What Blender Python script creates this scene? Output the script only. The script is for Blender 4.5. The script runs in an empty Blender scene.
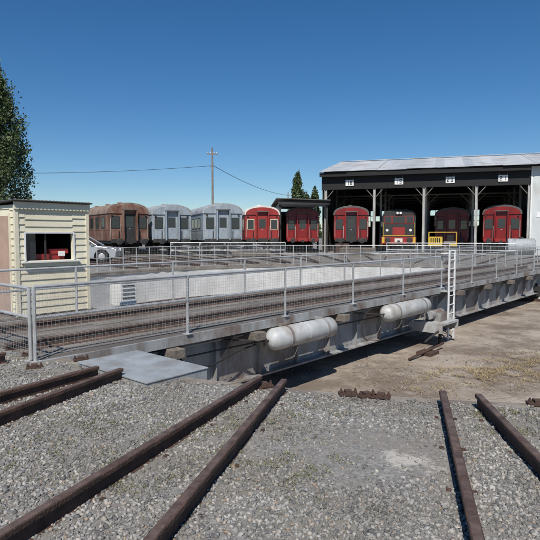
import bpy, math, random
import numpy as np
from mathutils import Vector, Matrix, noise
random.seed(7); rng=np.random.default_rng(7)
C=Vector((3.85,16.7,0)); PI=math.pi
scene=bpy.context.scene
# ------------------------------------------------------------ materials
def new_mat(name):
    m=bpy.data.materials.new(name); m.use_nodes=True
    nt=m.node_tree; b=nt.nodes["Principled BSDF"]; return m,nt,b
def N(nt,t,**k):
    n=nt.nodes.new(t)
    for a,v in k.items():
        if a in n.inputs.keys(): n.inputs[a].default_value=v
        else: setattr(n,a,v)
    return n
def ramp(nt,fac,stops):
    r=nt.nodes.new('ShaderNodeValToRGB'); e=r.color_ramp.elements
    while len(e)<len(stops): e.new(.5)
    for i,(p,c) in enumerate(stops):
        e[i].position=p; e[i].color=(c[0],c[1],c[2],1) if not isinstance(c,(int,float)) else (c,c,c,1)
    nt.links.new(fac,r.inputs[0]); return r.outputs[0]
def mixc(nt,fac,a,b,mode='MIX'):
    m=nt.nodes.new('ShaderNodeMix'); m.data_type='RGBA'; m.blend_type=mode
    for s,v in ((m.inputs[0],fac),(m.inputs[6],a),(m.inputs[7],b)):
        if isinstance(v,bpy.types.NodeSocket): nt.links.new(v,s)
        elif isinstance(v,(int,float)): s.default_value=v
        else: s.default_value=(v[0],v[1],v[2],1)
    return m.outputs[2]
def mat(name,col,rough=.75,metal=0,var=.25,scale=3,dirt=None,damt=.5,dscale=.8,bump=.15,bscale=30,stretch=(1,1,1)):
    m,nt,b=new_mat(name); L=nt.links
    tc=N(nt,'ShaderNodeTexCoord'); mp=N(nt,'ShaderNodeMapping'); mp.inputs['Scale'].default_value=stretch
    L.new(tc.outputs['Object'],mp.inputs[0]); v=mp.outputs[0]
    n1=N(nt,'ShaderNodeTexNoise'); n1.inputs['Scale'].default_value=scale; n1.inputs['Detail'].default_value=4; n1.inputs['Roughness'].default_value=.65
    L.new(v,n1.inputs['Vector'])
    lo=[c*(1-var) for c in col]; hi=[min(1,c*(1+var)) for c in col]
    c=ramp(nt,n1.outputs[0],[(.3,lo),(.7,hi)])
    if dirt:
        n2=N(nt,'ShaderNodeTexNoise'); n2.inputs['Scale'].default_value=dscale; n2.inputs['Detail'].default_value=6; n2.inputs['Roughness'].default_value=.7
        L.new(v,n2.inputs['Vector'])
        f=ramp(nt,n2.outputs[0],[(.45,0.0),(.62,damt)])
        c=mixc(nt,f,c,dirt)
    L.new(c,b.inputs['Base Color'])
    b.inputs['Roughness'].default_value=rough; b.inputs['Metallic'].default_value=metal
    if bump:
        n3=N(nt,'ShaderNodeTexNoise'); n3.inputs['Scale'].default_value=bscale; n3.inputs['Detail'].default_value=2
        L.new(v,n3.inputs['Vector'])
        bp=N(nt,'ShaderNodeBump'); bp.inputs['Strength'].default_value=bump; bp.inputs['Distance'].default_value=.02
        L.new(n3.outputs[0],bp.inputs['Height']); L.new(bp.outputs[0],b.inputs['Normal'])
    return m
M={}
M['galv']=mat('galvanised_steel',(.5,.51,.51),.45,.3,.2,6,dirt=(.3,.27,.23),damt=.4,bump=0)
M['girder']=mat('grey_painted_steel',(.31,.315,.31),.6,0,.2,2.5,dirt=(.13,.085,.06),damt=.85,dscale=1.3,stretch=(1,1,.4))
M['lgrey']=mat('light_grey_paint',(.45,.46,.45),.5,0,.14,3,dirt=(.25,.21,.17),damt=.7,dscale=2)
M['plate']=mat('worn_steel_plate',(.33,.35,.355),.45,.1,.14,3,dirt=(.22,.19,.16),damt=.7,dscale=2.5)
M['rust']=mat('rusty_rail',(.085,.046,.032),.85,0,.4,12,dirt=(.03,.019,.015),damt=.7,dscale=5,bump=.5,bscale=60)
M['railtop']=mat('worn_rail_head',(.14,.095,.075),.55,.2,.4,8,dirt=(.07,.038,.025),damt=.8,dscale=6,bump=.2)
M['timber']=mat('weathered_timber',(.17,.145,.12),.9,0,.45,4,dirt=(.07,.055,.045),damt=.7,dscale=2,bump=.6,bscale=25)
M['deck']=mat('weathered_deck',(.18,.16,.138),.9,0,.4,5,dirt=(.09,.075,.06),damt=.7,dscale=1.5,bump=.5,bscale=25,stretch=(.25,1,1))
M['dark']=mat('dark_steel',(.03,.028,.027),.7,0,.3,5,bump=0)
M['black']=mat('black_rubber',(.012,.012,.012),.8,0,.2,5,bump=0)
M['cream']=mat('cream_paint',(.72,.665,.50),.6,0,.05,4,dirt=(.5,.44,.32),damt=.45,dscale=2,bump=.08)
M['door']=mat('faded_door_paint',(.46,.31,.23),.65,0,.1,4,dirt=(.35,.24,.18),damt=.4)
M['white']=mat('white_paint',(.75,.75,.73),.5,0,.07,4,dirt=(.5,.47,.42),damt=.3,bump=0)
M['red']=mat('carriage_red',(.23,.013,.012),.4,0,.2,2,dirt=(.10,.014,.013),damt=.6,dscale=1.2,stretch=(1,1,.3),bump=0)
M['redlight']=mat('faded_red',(.31,.026,.022),.5,0,.2,2,dirt=(.16,.03,.025),damt=.6,dscale=1.2,stretch=(1,1,.3),bump=0)
M['silver']=mat('bare_silver_body',(.34,.385,.42),.5,.15,.2,1.5,dirt=(.19,.2,.21),damt=.7,dscale=1.3,stretch=(1,1,.25),bump=0)
M['silverroof']=mat('silver_roof',(.38,.40,.41),.6,.1,.15,2,dirt=(.18,.16,.14),damt=.7,bump=0)
M['brown']=mat('stripped_brown_body',(.16,.07,.045),.75,0,.4,1.5,dirt=(.26,.19,.14),damt=.7,dscale=1.5,stretch=(1,1,.4),bump=0)
M['tan']=mat('primer_tan',(.27,.2,.155),.7,0,.3,2,dirt=(.13,.06,.04),damt=.8,dscale=1.2,bump=0)
M['creamroof']=mat('cream_roof',(.68,.66,.6),.6,0,.1,2,dirt=(.45,.42,.38),damt=.4,bump=0)
M['darkroof']=mat('dark_carriage_roof',(.1,.095,.09),.7,0,.2,2,bump=0)
M['yellow']=mat('yellow_paint',(.6,.40,.04),.5,0,.1,4,dirt=(.3,.22,.1),damt=.3,bump=0)
M['straw']=mat('dry_straw',(.33,.25,.13),.9,0,.4,8,bump=0)
M['bark']=mat('bark',(.16,.13,.1),.95,0,.3,5,bump=0)
M['pole']=mat('pole_timber',(.2,.17,.14),.9,0,.3,3,bump=0)
M['carpaint']=mat('silver_car_paint',(.45,.46,.47),.3,.4,.04,3,bump=0)
M['tyre']=mat('tyre',(.02,.02,.02),.85,0,.2,5,bump=0)
M['shedin']=mat('shed_lining_and_hut_shade',(.055,.05,.045),.9,0,.3,1,bump=0)
M['steelpost']=mat('pale_steel_post',(.42,.42,.4),.6,0,.15,2,dirt=(.25,.2,.17),damt=.5,bump=0)
M['truss']=mat('truss_steel',(.17,.16,.145),.7,0,.2,2,bump=0)
M['inpost']=mat('interior_post_paint',(.5,.49,.45),.7,0,.2,2,bump=0)
M['drum']=mat('blue_drum_paint',(.05,.12,.25),.5,0,.2,4,dirt=(.15,.08,.05),damt=.5,bump=0)
def glass():
    m,nt,b=new_mat('window_glass'); b.inputs['Base Color'].default_value=(.02,.025,.03,1)
    b.inputs['Roughness'].default_value=.08; b.inputs['Specular IOR Level'].default_value=.8
    n=N(nt,'ShaderNodeTexNoise'); n.inputs['Scale'].default_value=1.5
    bp=N(nt,'ShaderNodeBump'); bp.inputs['Strength'].default_value=.05; nt.links.new(n.outputs[0],bp.inputs['Height']); nt.links.new(bp.outputs[0],b.inputs['Normal'])
    return m
M['glass']=glass()
def corr(name,col,col2,freq=10,axis='X',dirt=(.25,.2,.16)):
    m,nt,b=new_mat(name); L=nt.links
    tc=N(nt,'ShaderNodeTexCoord'); sp=N(nt,'ShaderNodeSeparateXYZ'); L.new(tc.outputs['Object'],sp.inputs[0])
    mu=N(nt,'ShaderNodeMath',operation='MULTIPLY'); mu.inputs[1].default_value=1/.76; L.new(sp.outputs[axis],mu.inputs[0])
    fl=N(nt,'ShaderNodeMath',operation='FLOOR'); L.new(mu.outputs[0],fl.inputs[0])
    wn=N(nt,'ShaderNodeTexWhiteNoise',noise_dimensions='1D'); L.new(fl.outputs[0],wn.inputs['W'])
    c=mixc(nt,wn.outputs[0],col,col2)
    n2=N(nt,'ShaderNodeTexNoise'); n2.inputs['Scale'].default_value=.7; n2.inputs['Detail'].default_value=6; L.new(tc.outputs['Object'],n2.inputs['Vector'])
    f=ramp(nt,n2.outputs[0],[(.5,0.0),(.7,.6)]); c=mixc(nt,f,c,dirt)
    L.new(c,b.inputs['Base Color']); b.inputs['Roughness'].default_value=.55
    w=N(nt,'ShaderNodeTexWave',bands_direction=axis); w.inputs['Scale'].default_value=freq; L.new(tc.outputs['Object'],w.inputs['Vector'])
    bp=N(nt,'ShaderNodeBump'); bp.inputs['Strength'].default_value=.5; bp.inputs['Distance'].default_value=.03
    L.new(w.outputs[1],bp.inputs['Height']); L.new(bp.outputs[0],b.inputs['Normal'])
    return m
M['corr_roof']=corr('corrugated_roof',(.40,.42,.43),(.54,.55,.55),4)
M['corr_wall']=corr('corrugated_wall',(.56,.59,.58),(.62,.64,.62),4,'X',(.45,.44,.4))
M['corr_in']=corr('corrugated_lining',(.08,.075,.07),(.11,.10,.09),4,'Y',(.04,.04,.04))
def island(name,stops,rough=.9,vscale=0):
    m,nt,b=new_mat(name); g=N(nt,'ShaderNodeNewGeometry')
    c=ramp(nt,g.outputs['Random Per Island'],stops)
    if vscale:
        n=N(nt,'ShaderNodeTexNoise'); n.inputs['Scale'].default_value=vscale; n.inputs['Detail'].default_value=3
        nt.links.new(g.outputs['Position'],n.inputs['Vector'])
        f=ramp(nt,n.outputs[0],[(.35,(.68,.66,.62)),(.65,(1.1,1.1,1.1))]); c=mixc(nt,1.0,c,f,'MULTIPLY')
    nt.links.new(c,b.inputs['Base Color']); b.inputs['Roughness'].default_value=rough
    return m
M['stone']=island('crushed_stone',[(0,(.11,.11,.11)),(.35,(.2,.198,.19)),(.7,(.31,.30,.28)),(.92,(.41,.39,.36)),(1,(.27,.20,.14))],.88,1.3)
M['grass']=island('weeds',[(0,(.07,.08,.035)),(.5,(.13,.135,.06)),(.8,(.2,.185,.095)),(1,(.32,.27,.15))],.8)
M['leaf']=island('poplar_leaves',[(0,(.025,.045,.015)),(.5,(.055,.085,.028)),(1,(.10,.135,.045))],.6)
# ------------------------------------------------------------ mesh builder
class MB:
    def __init__(s): s.v=[];s.f=[];s.m=[];s.mats=[]
    def mi(s,k):
        if k not in s.mats: s.mats.append(k)
        return s.mats.index(k)
    def add(s,vs,fs,k):
        o=len(s.v); s.v+= [tuple(p) for p in vs]; i=s.mi(k)
        for f in fs: s.f.append(tuple(o+j for j in f)); s.m.append(i)
    def box(s,x0,x1,y0,y1,z0,z1,k,M4=None):
        vs=[Vector((x,y,z)) for x in(x0,x1) for y in(y0,y1) for z in(z0,z1)]
        if M4: vs=[M4@p for p in vs]
        s.add(vs,[(0,1,3,2),(4,6,7,5),(0,4,5,1),(2,3,7,6),(0,2,6,4),(1,5,7,3)],k)
    def tube(s,p,q,r,k,n=8,r2=None,cap=True):
        p=Vector(p);q=Vector(q);d=(q-p); 
        if d.length<1e-6:return
        d.normalize(); a=Vector((0,0,1)) if abs(d.z)<.9 else Vector((1,0,0))
        u=d.cross(a).normalized(); w=d.cross(u); r2=r if r2 is None else r2
        vs=[]
        for c,rr in((p,r),(q,r2)):
            for i in range(n):
                t=2*PI*i/n; vs.append(c+u*math.cos(t)*rr+w*math.sin(t)*rr)
        fs=[(i,(i+1)%n,n+(i+1)%n,n+i) for i in range(n)]
        if cap: fs+=[tuple(range(n))[::-1],tuple(range(n,2*n))]
        s.add(vs,fs,k)
    def lathe(s,p,ax,prof,k,n=20):
        p=Vector(p);d=Vector(ax).normalized(); a=Vector((0,0,1)) if abs(d.z)<.9 else Vector((1,0,0))
        u=d.cross(a).normalized(); w=d.cross(u); vs=[]
        for t,r in prof:
            for i in range(n):
                an=2*PI*i/n; vs.append(p+d*t+u*math.cos(an)*r+w*math.sin(an)*r)
        fs=[]
        for j in range(len(prof)-1):
            for i in range(n): fs.append((j*n+i,j*n+(i+1)%n,(j+1)*n+(i+1)%n,(j+1)*n+i))
        fs+=[tuple(range(n))[::-1],tuple(range((len(prof)-1)*n,len(prof)*n))]
        s.add(vs,fs,k)
    def extr(s,poly,y0,y1,k,plane='xz'):
        n=len(poly); vs=[]
        for y in(y0,y1):
            for a,b in poly:
                vs.append((a,y,b) if plane=='xz' else (y,a,b))
        fs=[(i,(i+1)%n,n+(i+1)%n,n+i) for i in range(n)]+[tuple(range(n))[::-1],tuple(range(n,2*n))]
        s.add(vs,fs,k)
    def obj(s,name,parent=None,mw=None,smooth=False,bevel=0):
        me=bpy.data.meshes.new(name); me.from_pydata(s.v,[],s.f); me.update()
        for k in s.mats: me.materials.append(M[k])
        me.polygons.foreach_set('material_index',s.m)
        import bmesh
        bm=bmesh.new(); bm.from_mesh(me); bmesh.ops.recalc_face_normals(bm,faces=bm.faces); bm.to_mesh(me); bm.free()
        o=bpy.data.objects.new(name,me); scene.collection.objects.link(o)
        if mw is not None: o.matrix_world=mw
        if parent: o.parent=parent
        if smooth:
            me.polygons.foreach_set('use_smooth',[True]*len(me.polygons))
            try:
                me.set_sharp_from_angle(angle=math.radians(35))
            except Exception: pass
        if bevel:
            b=o.modifiers.new('bev','BEVEL'); b.width=bevel; b.segments=2; b.limit_method='ANGLE'
        return o
def empty(name,mw=Matrix()):
    e=bpy.data.objects.new(name,None); scene.collection.objects.link(e); e.matrix_world=mw; e.empty_display_size=.3; return e
def frame(o,ang): return Matrix.Translation(o)@Matrix.Rotation(ang,4,'Z')
def quads_obj(name,V,k,nv=4):
    n=len(V)//nv; me=bpy.data.meshes.new(name)
    me.vertices.add(len(V)); me.vertices.foreach_set('co',V.astype(np.float32).ravel())
    me.loops.add(n*nv); me.loops.foreach_set('vertex_index',np.arange(n*nv,dtype=np.int32))
    me.polygons.add(n); me.polygons.foreach_set('loop_start',np.arange(0,n*nv,nv,dtype=np.int32))
    try: me.polygons.foreach_set('loop_total',np.full(n,nv,dtype=np.int32))
    except Exception: pass
    me.update(calc_edges=True); me.materials.append(M[k])
    o=bpy.data.objects.new(name,me); scene.collection.objects.link(o); return o

# ------------------------------------------------------------ ground
def ground_mat():
    m,nt,b=new_mat('gravel_ground'); L=nt.links
    g=N(nt,'ShaderNodeNewGeometry'); P=g.outputs['Position']
    def noi(s,d=5,r=.6):
        n=N(nt,'ShaderNodeTexNoise'); n.inputs['Scale'].default_value=s; n.inputs['Detail'].default_value=d; n.inputs['Roughness'].default_value=r; L.new(P,n.inputs['Vector']); return n.outputs[0]
    vo=N(nt,'ShaderNodeTexVoronoi'); vo.inputs['Scale'].default_value=48; L.new(P,vo.inputs['Vector'])
    sc=ramp(nt,vo.outputs['Color'],[(0,(.10,.098,.095)),(.45,(.2,.195,.185)),(.8,(.29,.28,.26)),(1,(.38,.36,.33))])
    dirt=mixc(nt,noi(3,6,.7),(.14,.12,.097),(.27,.245,.215))
    c=mixc(nt,ramp(nt,noi(1.1,6,.65),[(.38,.1),(.6,.75)]),sc,dirt)
    gr=ramp(nt,noi(.55,6,.7),[(.5,0.0),(.62,.4)])
    c=mixc(nt,gr,c,(.16,.15,.1))
    vd=N(nt,'ShaderNodeVectorMath',operation='DISTANCE'); L.new(P,vd.inputs[0]); vd.inputs[1].default_value=(1.0,3.55,0)
    ad=N(nt,'ShaderNodeMath',operation='MULTIPLY_ADD'); L.new(noi(4,8,.75),ad.inputs[0]); ad.inputs[1].default_value=1.7; L.new(vd.outputs['Value'],ad.inputs[2])
    cm=ramp(nt,ad.outputs[0],[(.85,.8),(1.3,0.0)])
    c=mixc(nt,cm,c,(.47,.44,.385))
    L.new(c,b.inputs['Base Color']); b.inputs['Roughness'].default_value=.95
    bp=N(nt,'ShaderNodeBump'); bp.inputs['Strength'].default_value=.6; bp.inputs['Distance'].default_value=.012; L.new(noi(45,4,.7),bp.inputs['Height'])
    L.new(bp.outputs[0],b.inputs['Normal']); return m
M['ground']=ground_mat()
def concrete_mat(name,c1,c2,stain,samt=.7,ss=.5,crack=.38,grime=.45):
    m,nt,b=new_mat(name); L=nt.links
    g=N(nt,'ShaderNodeNewGeometry'); P=g.outputs['Position']
    def noi(s,d=6,r=.65):
        n=N(nt,'ShaderNodeTexNoise'); n.inputs['Scale'].default_value=s; n.inputs['Detail'].default_value=d; n.inputs['Roughness'].default_value=r; L.new(P,n.inputs['Vector']); return n.outputs[0]
    c=mixc(nt,ramp(nt,noi(1.6),[(.3,0.0),(.7,1.0)]),c1,c2)
    c=mixc(nt,ramp(nt,noi(ss,8,.75),[(.44,0.0),(.58,samt)]),c,stain)
    c=mixc(nt,ramp(nt,noi(14,8,.8),[(.55,0.0),(.7,.55)]),c,[x*grime for x in stain])
    if crack:
        vo=N(nt,'ShaderNodeTexVoronoi',feature='DISTANCE_TO_EDGE'); vo.inputs['Scale'].default_value=crack
        mx=N(nt,'ShaderNodeMix'); mx.data_type='VECTOR'; mx.inputs[0].default_value=.2
        nn=N(nt,'ShaderNodeTexNoise'); nn.inputs['Scale'].default_value=2; nn.inputs['Detail'].default_value=5; L.new(P,nn.inputs['Vector'])
        L.new(P,mx.inputs[4]); L.new(nn.outputs['Color'],mx.inputs[5]); L.new(mx.outputs[1],vo.inputs['Vector'])
        cr=ramp(nt,vo.outputs['Distance'],[(0.0,.6),(.008,0.0)])
        c=mixc(nt,cr,c,(.06,.05,.04))
    L.new(c,b.inputs['Base Color']); b.inputs['Roughness'].default_value=.9
    bp=N(nt,'ShaderNodeBump'); bp.inputs['Strength'].default_value=.6; bp.inputs['Distance'].default_value=.02; L.new(noi(12,6,.7),bp.inputs['Height']); L.new(bp.outputs[0],b.inputs['Normal'])
    return m
M['floor']=concrete_mat('pit_floor_dirt',(.27,.22,.17),(.40,.345,.28),(.14,.105,.078),.8,.6)
M['pitwall']=concrete_mat('pit_wall_concrete',(.60,.60,.58),(.72,.72,.7),(.46,.45,.42),.6,.7,0,.8)
M['rim']=concrete_mat('pit_rim_concrete',(.2,.17,.14),(.32,.285,.24),(.12,.095,.075),.7,1.5)

radii=[12.12,12.4,13,14,16,20,28,45,80,160,400,1200,4000]; seg=240
V=[];F=[]
for j,r in enumerate(radii):
    for i in range(seg):
        a=2*PI*i/seg; rr=r+(.07*noise.noise(Vector((i*.6,0,2)))if j==0 else 0); V.append((C.x+rr*math.cos(a),C.y+rr*math.sin(a),0.0 if j else -.004))
for j in range(len(radii)-1):
    for i in range(seg): F.append((j*seg+i,j*seg+(i+1)%seg,(j+1)*seg+(i+1)%seg,(j+1)*seg+i))
b=MB(); b.add(V,F,'ground'); b.obj('ground')
# pit
pit=empty('turntable_pit',Matrix.Translation(C))
def ring(r0,z0,r1,z1,k,b,seg=240,wob=0):
    V=[]
    for r,z in((r0,z0),(r1,z1)):
        for i in range(seg):
            a=2*PI*i/seg; rr=r+(wob*noise.noise(Vector((i*.8,r,z)))if wob else 0); V.append((rr*math.cos(a),rr*math.sin(a),z))
    b.add(V,[(i,(i+1)%seg,seg+(i+1)%seg,seg+i) for i in range(seg)],k)
PZ=-1.5
b=MB(); ring(12.0,-.02,12.0,PZ-.02,'pitwall',b); b.obj('pit_wall',pit)
b=MB(); ring(11.97,-.006,12.3,-.009,'rim',b,wob=.04); ring(11.97,-.006,11.97,-.15,'rim',b,wob=.04); b.obj('pit_coping',pit)
b=MB(); ring(12.02,PZ,2,PZ,'floor',b); ring(2,PZ,.01,PZ,'floor',b); b.obj('pit_floor',pit)
b=MB(); ring(11.25,PZ+.12,11.32,PZ+.12,'railtop',b); ring(11.25,PZ+.12,11.25,PZ,'rust',b); ring(11.32,PZ+.12,11.32,PZ,'rust',b); b.obj('circular_rail',pit)
b=MB(); b.lathe((0,0,PZ),(0,0,1),[(0,1.0),(.25,.95),(.3,.6),(.42,.55)],'rim',24); b.obj('pivot_plinth',pit)

# ------------------------------------------------------------ rails
def rail_profile(z):
    return [(-.024,z),(.024,z),(.031,z-.006),(.031,z-.032),(.009,z-.046),(.009,z-.118),(.062,z-.138),(.062,z-.15),(-.062,z-.15),(-.062,z-.138),(-.009,z-.118),(-.009,z-.046),(-.031,z-.032),(-.031,z-.006)]
def rail(b,x,y0,y1,z):
    pr=[(x+a,c) for a,c in rail_profile(z)]
    n=len(pr); vs=[(a,y0,c) for a,c in pr]+[(a,y1,c) for a,c in pr]
    b.add(vs,[(0,1,n+1,n)],'railtop')
    b.add(vs,[(i,(i+1)%n,n+(i+1)%n,n+i) for i in range(1,n)]+[tuple(range(n))[::-1],tuple(range(n,2*n))],'rust')
def track(phi,near,starts=(12.15,12.15),end=60,z=.125):
    a=-math.radians(phi)+(PI if near else 0)
    b=MB()
    for x,st in zip((-.75,.75),starts): rail(b,x,st,end,z)
    y=12.9
    if not near:
        while y<min(end,45):
            b.box(-1.2+random.uniform(-.05,.05),1.2+random.uniform(-.05,.05),y,y+.24,-.05,.006+random.uniform(-.004,.006),'timber'); y+=.66
    else:
        # spikes / clips beside the rail foot
        y=12.5
        while y<18:
            for x in(-.75,.75):
                for s in(-1,1): b.box(x+s*.075-.015,x+s*.075+.015,y,y+.03,-.01,.012,'rust')
            y+=.66
    b.obj('railway_track',mw=frame(C,a))
track(-2.6,True,end=32); track(5.8,True,end=32)
track(14.3,True,(12.1,12.08),end=32)
track(22.7,True,(12.05,12.33),end=32)
track(31.0,True,(12.38,12.5),end=32)
track(39.4,True,(12.5,12.5),end=32); track(47.8,True,(12.5,12.5),end=32)
for p in (-50,-41.5,-33.5,-26,-17.7,-9.4,-2,6,14,22,29.6,38,49): track(p,False,(12.2,12.2),end=52,z=.105)

# ------------------------------------------------------------ turntable bridge
TA=math.radians(49.0); TB=frame(C,TA)
bridge=empty('turntable_bridge',TB)
W=1.65; GW=1.32; L0=-12.2; L1=12.0
b=MB()
for sy in(-1,1):
    y=sy*GW
    b.box(L0+.9,L1-.6,y-.012,y+.012,-1.08,-.16,'girder')
    b.box(L0+.9,L1-.6,y-.16,y+.16,-.16,-.13,'girder'); b.box(L0+.9,L1-.6,y-.16,y+.16,-1.11,-1.08,'girder')
    x=L0+1.0
    while x<L1-.6:
        b.box(x-.008,x+.008,y-.11,y+.11,-1.079,-.161,'girder'); 
        b.box(x-.06,x+.06,y-.022,y+.022,-1.078,-.162,'girder'); x+=1.14
    x=L0+1
    while x<L1-.7:
        for z in(-.24,-1.0): b.tube((x,y+sy*.01,z),(x,y+sy*.025,z),.014,'girder',5)
        x+=.16
x=L0+1.5
while x<L1-.6:
    b.box(x-.01,x+.01,-GW+.02,GW-.02,-.95,-.2,'girder'); x+=2.28
b.obj('girders',bridge)
b=MB(); x=L0+.15
while x<L1:
    w=.22; e=random.uniform(-.02,.02); top=-.045+random.uniform(-.006,.006)
    b.box(x,x+w,-1.45+e,1.45+e,-.13+.001,top,'timber'); x+=.36
b.obj('transoms',bridge,bevel=.008)
b=MB()
for y0 in (-1.66,-1.44,-1.22,.99,1.22,1.45,-.58,-.35,-.12,.11,.34):
    x=L0+.1
    while x<L1:
        l=random.uniform(1.6,3.4); x2=min(x+l,L1)
        b.box(x,x2-.015,y0+.006+random.uniform(-.004,.004),y0+.205+random.uniform(-.006,.004),-.044,-.004+random.uniform(-.008,.008),'deck'); x=x2
b.obj('deck_planks',bridge,bevel=.004)
b=MB()
for sy in(-1,1):
    y=sy*W
    b.box(L0,L1,min(y,y+sy*.06),max(y,y+sy*.06),-.15,.0,'girder')
    x=L0+1.2
    while x<L1-.6:
        b.extr([(sy*(GW+.02),-.2),(sy*(W),-.155),(sy*(W),-.2),(sy*(GW+.02),-.62)],x-.006,x+.006,'girder','yz'); x+=1.14
b.obj('edge_channels',bridge)
b=MB()
for x in (-12.05,-11.75,-11.4): b.box(x,x+.26,-1.95,1.9,-.36,-.165,'timber')
for x in (-10.2,-8.35,-5.6,-3.1,1.0,3.5,6.0,8.5): b.box(x,x+.22,-1.88,1.9,-.31,-.165,'timber')
b.obj('outrigger_timbers',bridge,bevel=.01)
b=MB()
for y in(-.75,.75):
    pr=[(y+a,c) for a,c in rail_profile(.1)]
    b.extr(pr,L0+.05,L1,'railtop','yz')
b.obj('bridge_rails',bridge)
b=MB()
for sx in(-1,1):
    x=sx*11.28
    b.box(x-.35,x+.35,-1.5,1.5,-1.0,-.8,'dark')
    for y in(-1.25,1.25):
        b.lathe((x-.06,y,PZ+.12+.36),(1,0,0),[(0,.1),(0,.34),(.02,.37),(.11,.37),(.12,.34),(.12,.1)],'dark',24)
        b.box(x-.2,x-.14,y-.3,y+.3,-1.25,-.8,'dark'); b.box(x+.14,x+.2,y-.3,y+.3,-1.25,-.8,'dark')
b.lathe((0,0,-1.1),(0,0,1),[(0,.5),(.2,.45),(.3,.7),(.5,.7)],'dark',24)
b.obj('wheels_and_pivot',bridge)
def railing(b,pts,h=.92,mesh=True,post=.024,midz=.54,base=0,sp=.05,k='galv',jit=0):
    T=[Vector((random.gauss(0,jit),random.gauss(0,jit),0)) for _ in pts]
    for i,p in enumerate(pts):
        p=Vector(p); b.tube(p+Vector((0,0,base)),p+T[i]+Vector((0,0,h)),post,k,8); b.box(p.x-.06,p.x+.06,p.y-.06,p.y+.06,p.z+base,p.z+base+.012,k)
    for i,(p,q) in enumerate(zip(pts[:-1],pts[1:])):
        p=Vector(p);q=Vector(q)
        for z in(h,midz): b.tube(p+T[i]*(z/h)+Vector((0,0,z)),q+T[i+1]*(z/h)+Vector((0,0,z)),post*.9,k,8)
        if mesh:
            d=q-p; n=int(d.length/sp)
            lo=Vector((0,0,.08)); hi=Vector((0,0,h-.02)); nr=d.normalized().cross(Vector((0,0,1)))*.028
            for i2 in range(n+1):
                c=p+d*(i2/n)+nr; b.tube(c+lo,c+hi,.0016,k,3,cap=False)
            zz=.08
            while zz<h-.02: b.tube(p+nr+Vector((0,0,zz)),q+nr+Vector((0,0,zz)),.0016,k,3,cap=False); zz+=sp
for y,nm in((-1.68,'near_side_railing'),(1.68,'far_side_railing')):
    b=MB(); pts=[]
    for i in range(11):
        x=L0+.02+2.41*i
        pts.append((x,y,0))
    railing(b,pts,jit=.006); b.obj(nm,bridge,smooth=True)
b=MB(); railing(b,[(L0,-1.6,0),(L0,-.1,0),(L0,1.6,0)],h=.9); b.obj('end_gate',bridge,smooth=True)
def tank(x0,x1,nm):
    b=MB(); y=-1.86; z=-.34; r=.205; l=x1-x0
    b.lathe((x0,y,z),(1,0,0),[(0,.05),(.03,.11),(.08,.165),(.15,r),(l/2-.005,r),(l/2,r+.004),(l/2+.02,r+.004),(l/2+.025,r),(l-.15,r),(l-.08,.165),(l-.03,.11),(l,.05)],'lgrey',28)
    for x in(x0+.45,x1-.45):
        b.lathe((x,y,z),(1,0,0),[(0,r+.002),(0,r+.012),(.06,r+.012),(.06,r+.002)],'girder',28)
        b.box(x,x+.06,y-.02,-1.33,z+r-.02,z+r+.03,'girder'); b.box(x,x+.06,-1.6,-1.34,z-.05,z,'girder')
    b.tube((x0-.08,y,z),(x0+.02,y,z),.02,'dark'); b.tube((x0-.08,y,z),(x0-.9,-1.45,z+.1),.016,'dark')
    b.obj(nm,bridge,smooth=True)
tank(-8.05,-6.0,'air_tank'); tank(-3.85,-1.5,'air_tank_rear')
b=MB()
b.tube((-11,-1.5,-.24),(11,-1.5,-.24),.018,'girder'); b.tube((-9.6,-1.47,-.42),(-2,-1.47,-.5),.014,'dark')
pts=[(-9.9,-1.5,-.3),(-9.7,-1.62,-.55),(-9.2,-1.62,-.62),(-8.5,-1.55,-.5),(-8.2,-1.7,-.4)]
for p,q in zip(pts[:-1],pts[1:]): b.tube(p,q,.014,'black')
b.obj('pipework',bridge,smooth=True)
b=MB()
for x in(-.25,.15): b.box(x-.03,x+.03,-1.975,-1.94,PZ,1.12,'white')
for i in range(10): b.tube((-.25,-1.957,PZ+.25+i*.26),(.15,-1.957,PZ+.25+i*.26),.014,'white')
b.box(-.28,.18,-1.938,-1.71,1.0,1.03,'white'); b.box(-.28,.18,-1.938,-1.715,-.1,-.06,'lgrey')
b.obj('ladder',bridge)
b=MB()
b.box(-1.5,-.35,-2.3,-1.34,-.9,-.84,'lgrey'); b.box(-1.5,-1.44,-2.3,-1.34,-1.1,-.901,'lgrey'); b.box(-.42,-.36,-2.3,-1.34,-1.1,-.901,'lgrey')
b.box(-1.1,-.7,-2.1,-1.6,-.839,-.6,'girder'); b.tube((-1.3,-1.85,-.66),(-.55,-1.85,-.66),.12,'girder',16)
b.tube((-2.3,-2.2,-1.2),(-1.2,-2.2,-.98),.03,'dark'); b.tube((-.9,-2.0,PZ),(-.9,-2.0,-.9),.05,'dark'); b.tube((-3.4,-2.3,PZ+.06),(-1.5,-2.35,PZ+.16),.03,'rust'); b.box(-2.6,-2.1,-2.5,-2.1,PZ,PZ+.08,'rust')
b.obj('drive_motor',bridge,smooth=True)
b=MB()
b.box(-8.5,-8.08,2.1,2.5,-.02,.56,'white'); b.box(-8.55,-8.03,2.05,2.55,.561,.59,'lgrey')
for i in range(4): b.box(-8.45,-8.13,2.08,2.098,.14+i*.09,.165+i*.09,'dark')
b.obj('equipment_cabinet',bridge,bevel=.006)

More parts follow.
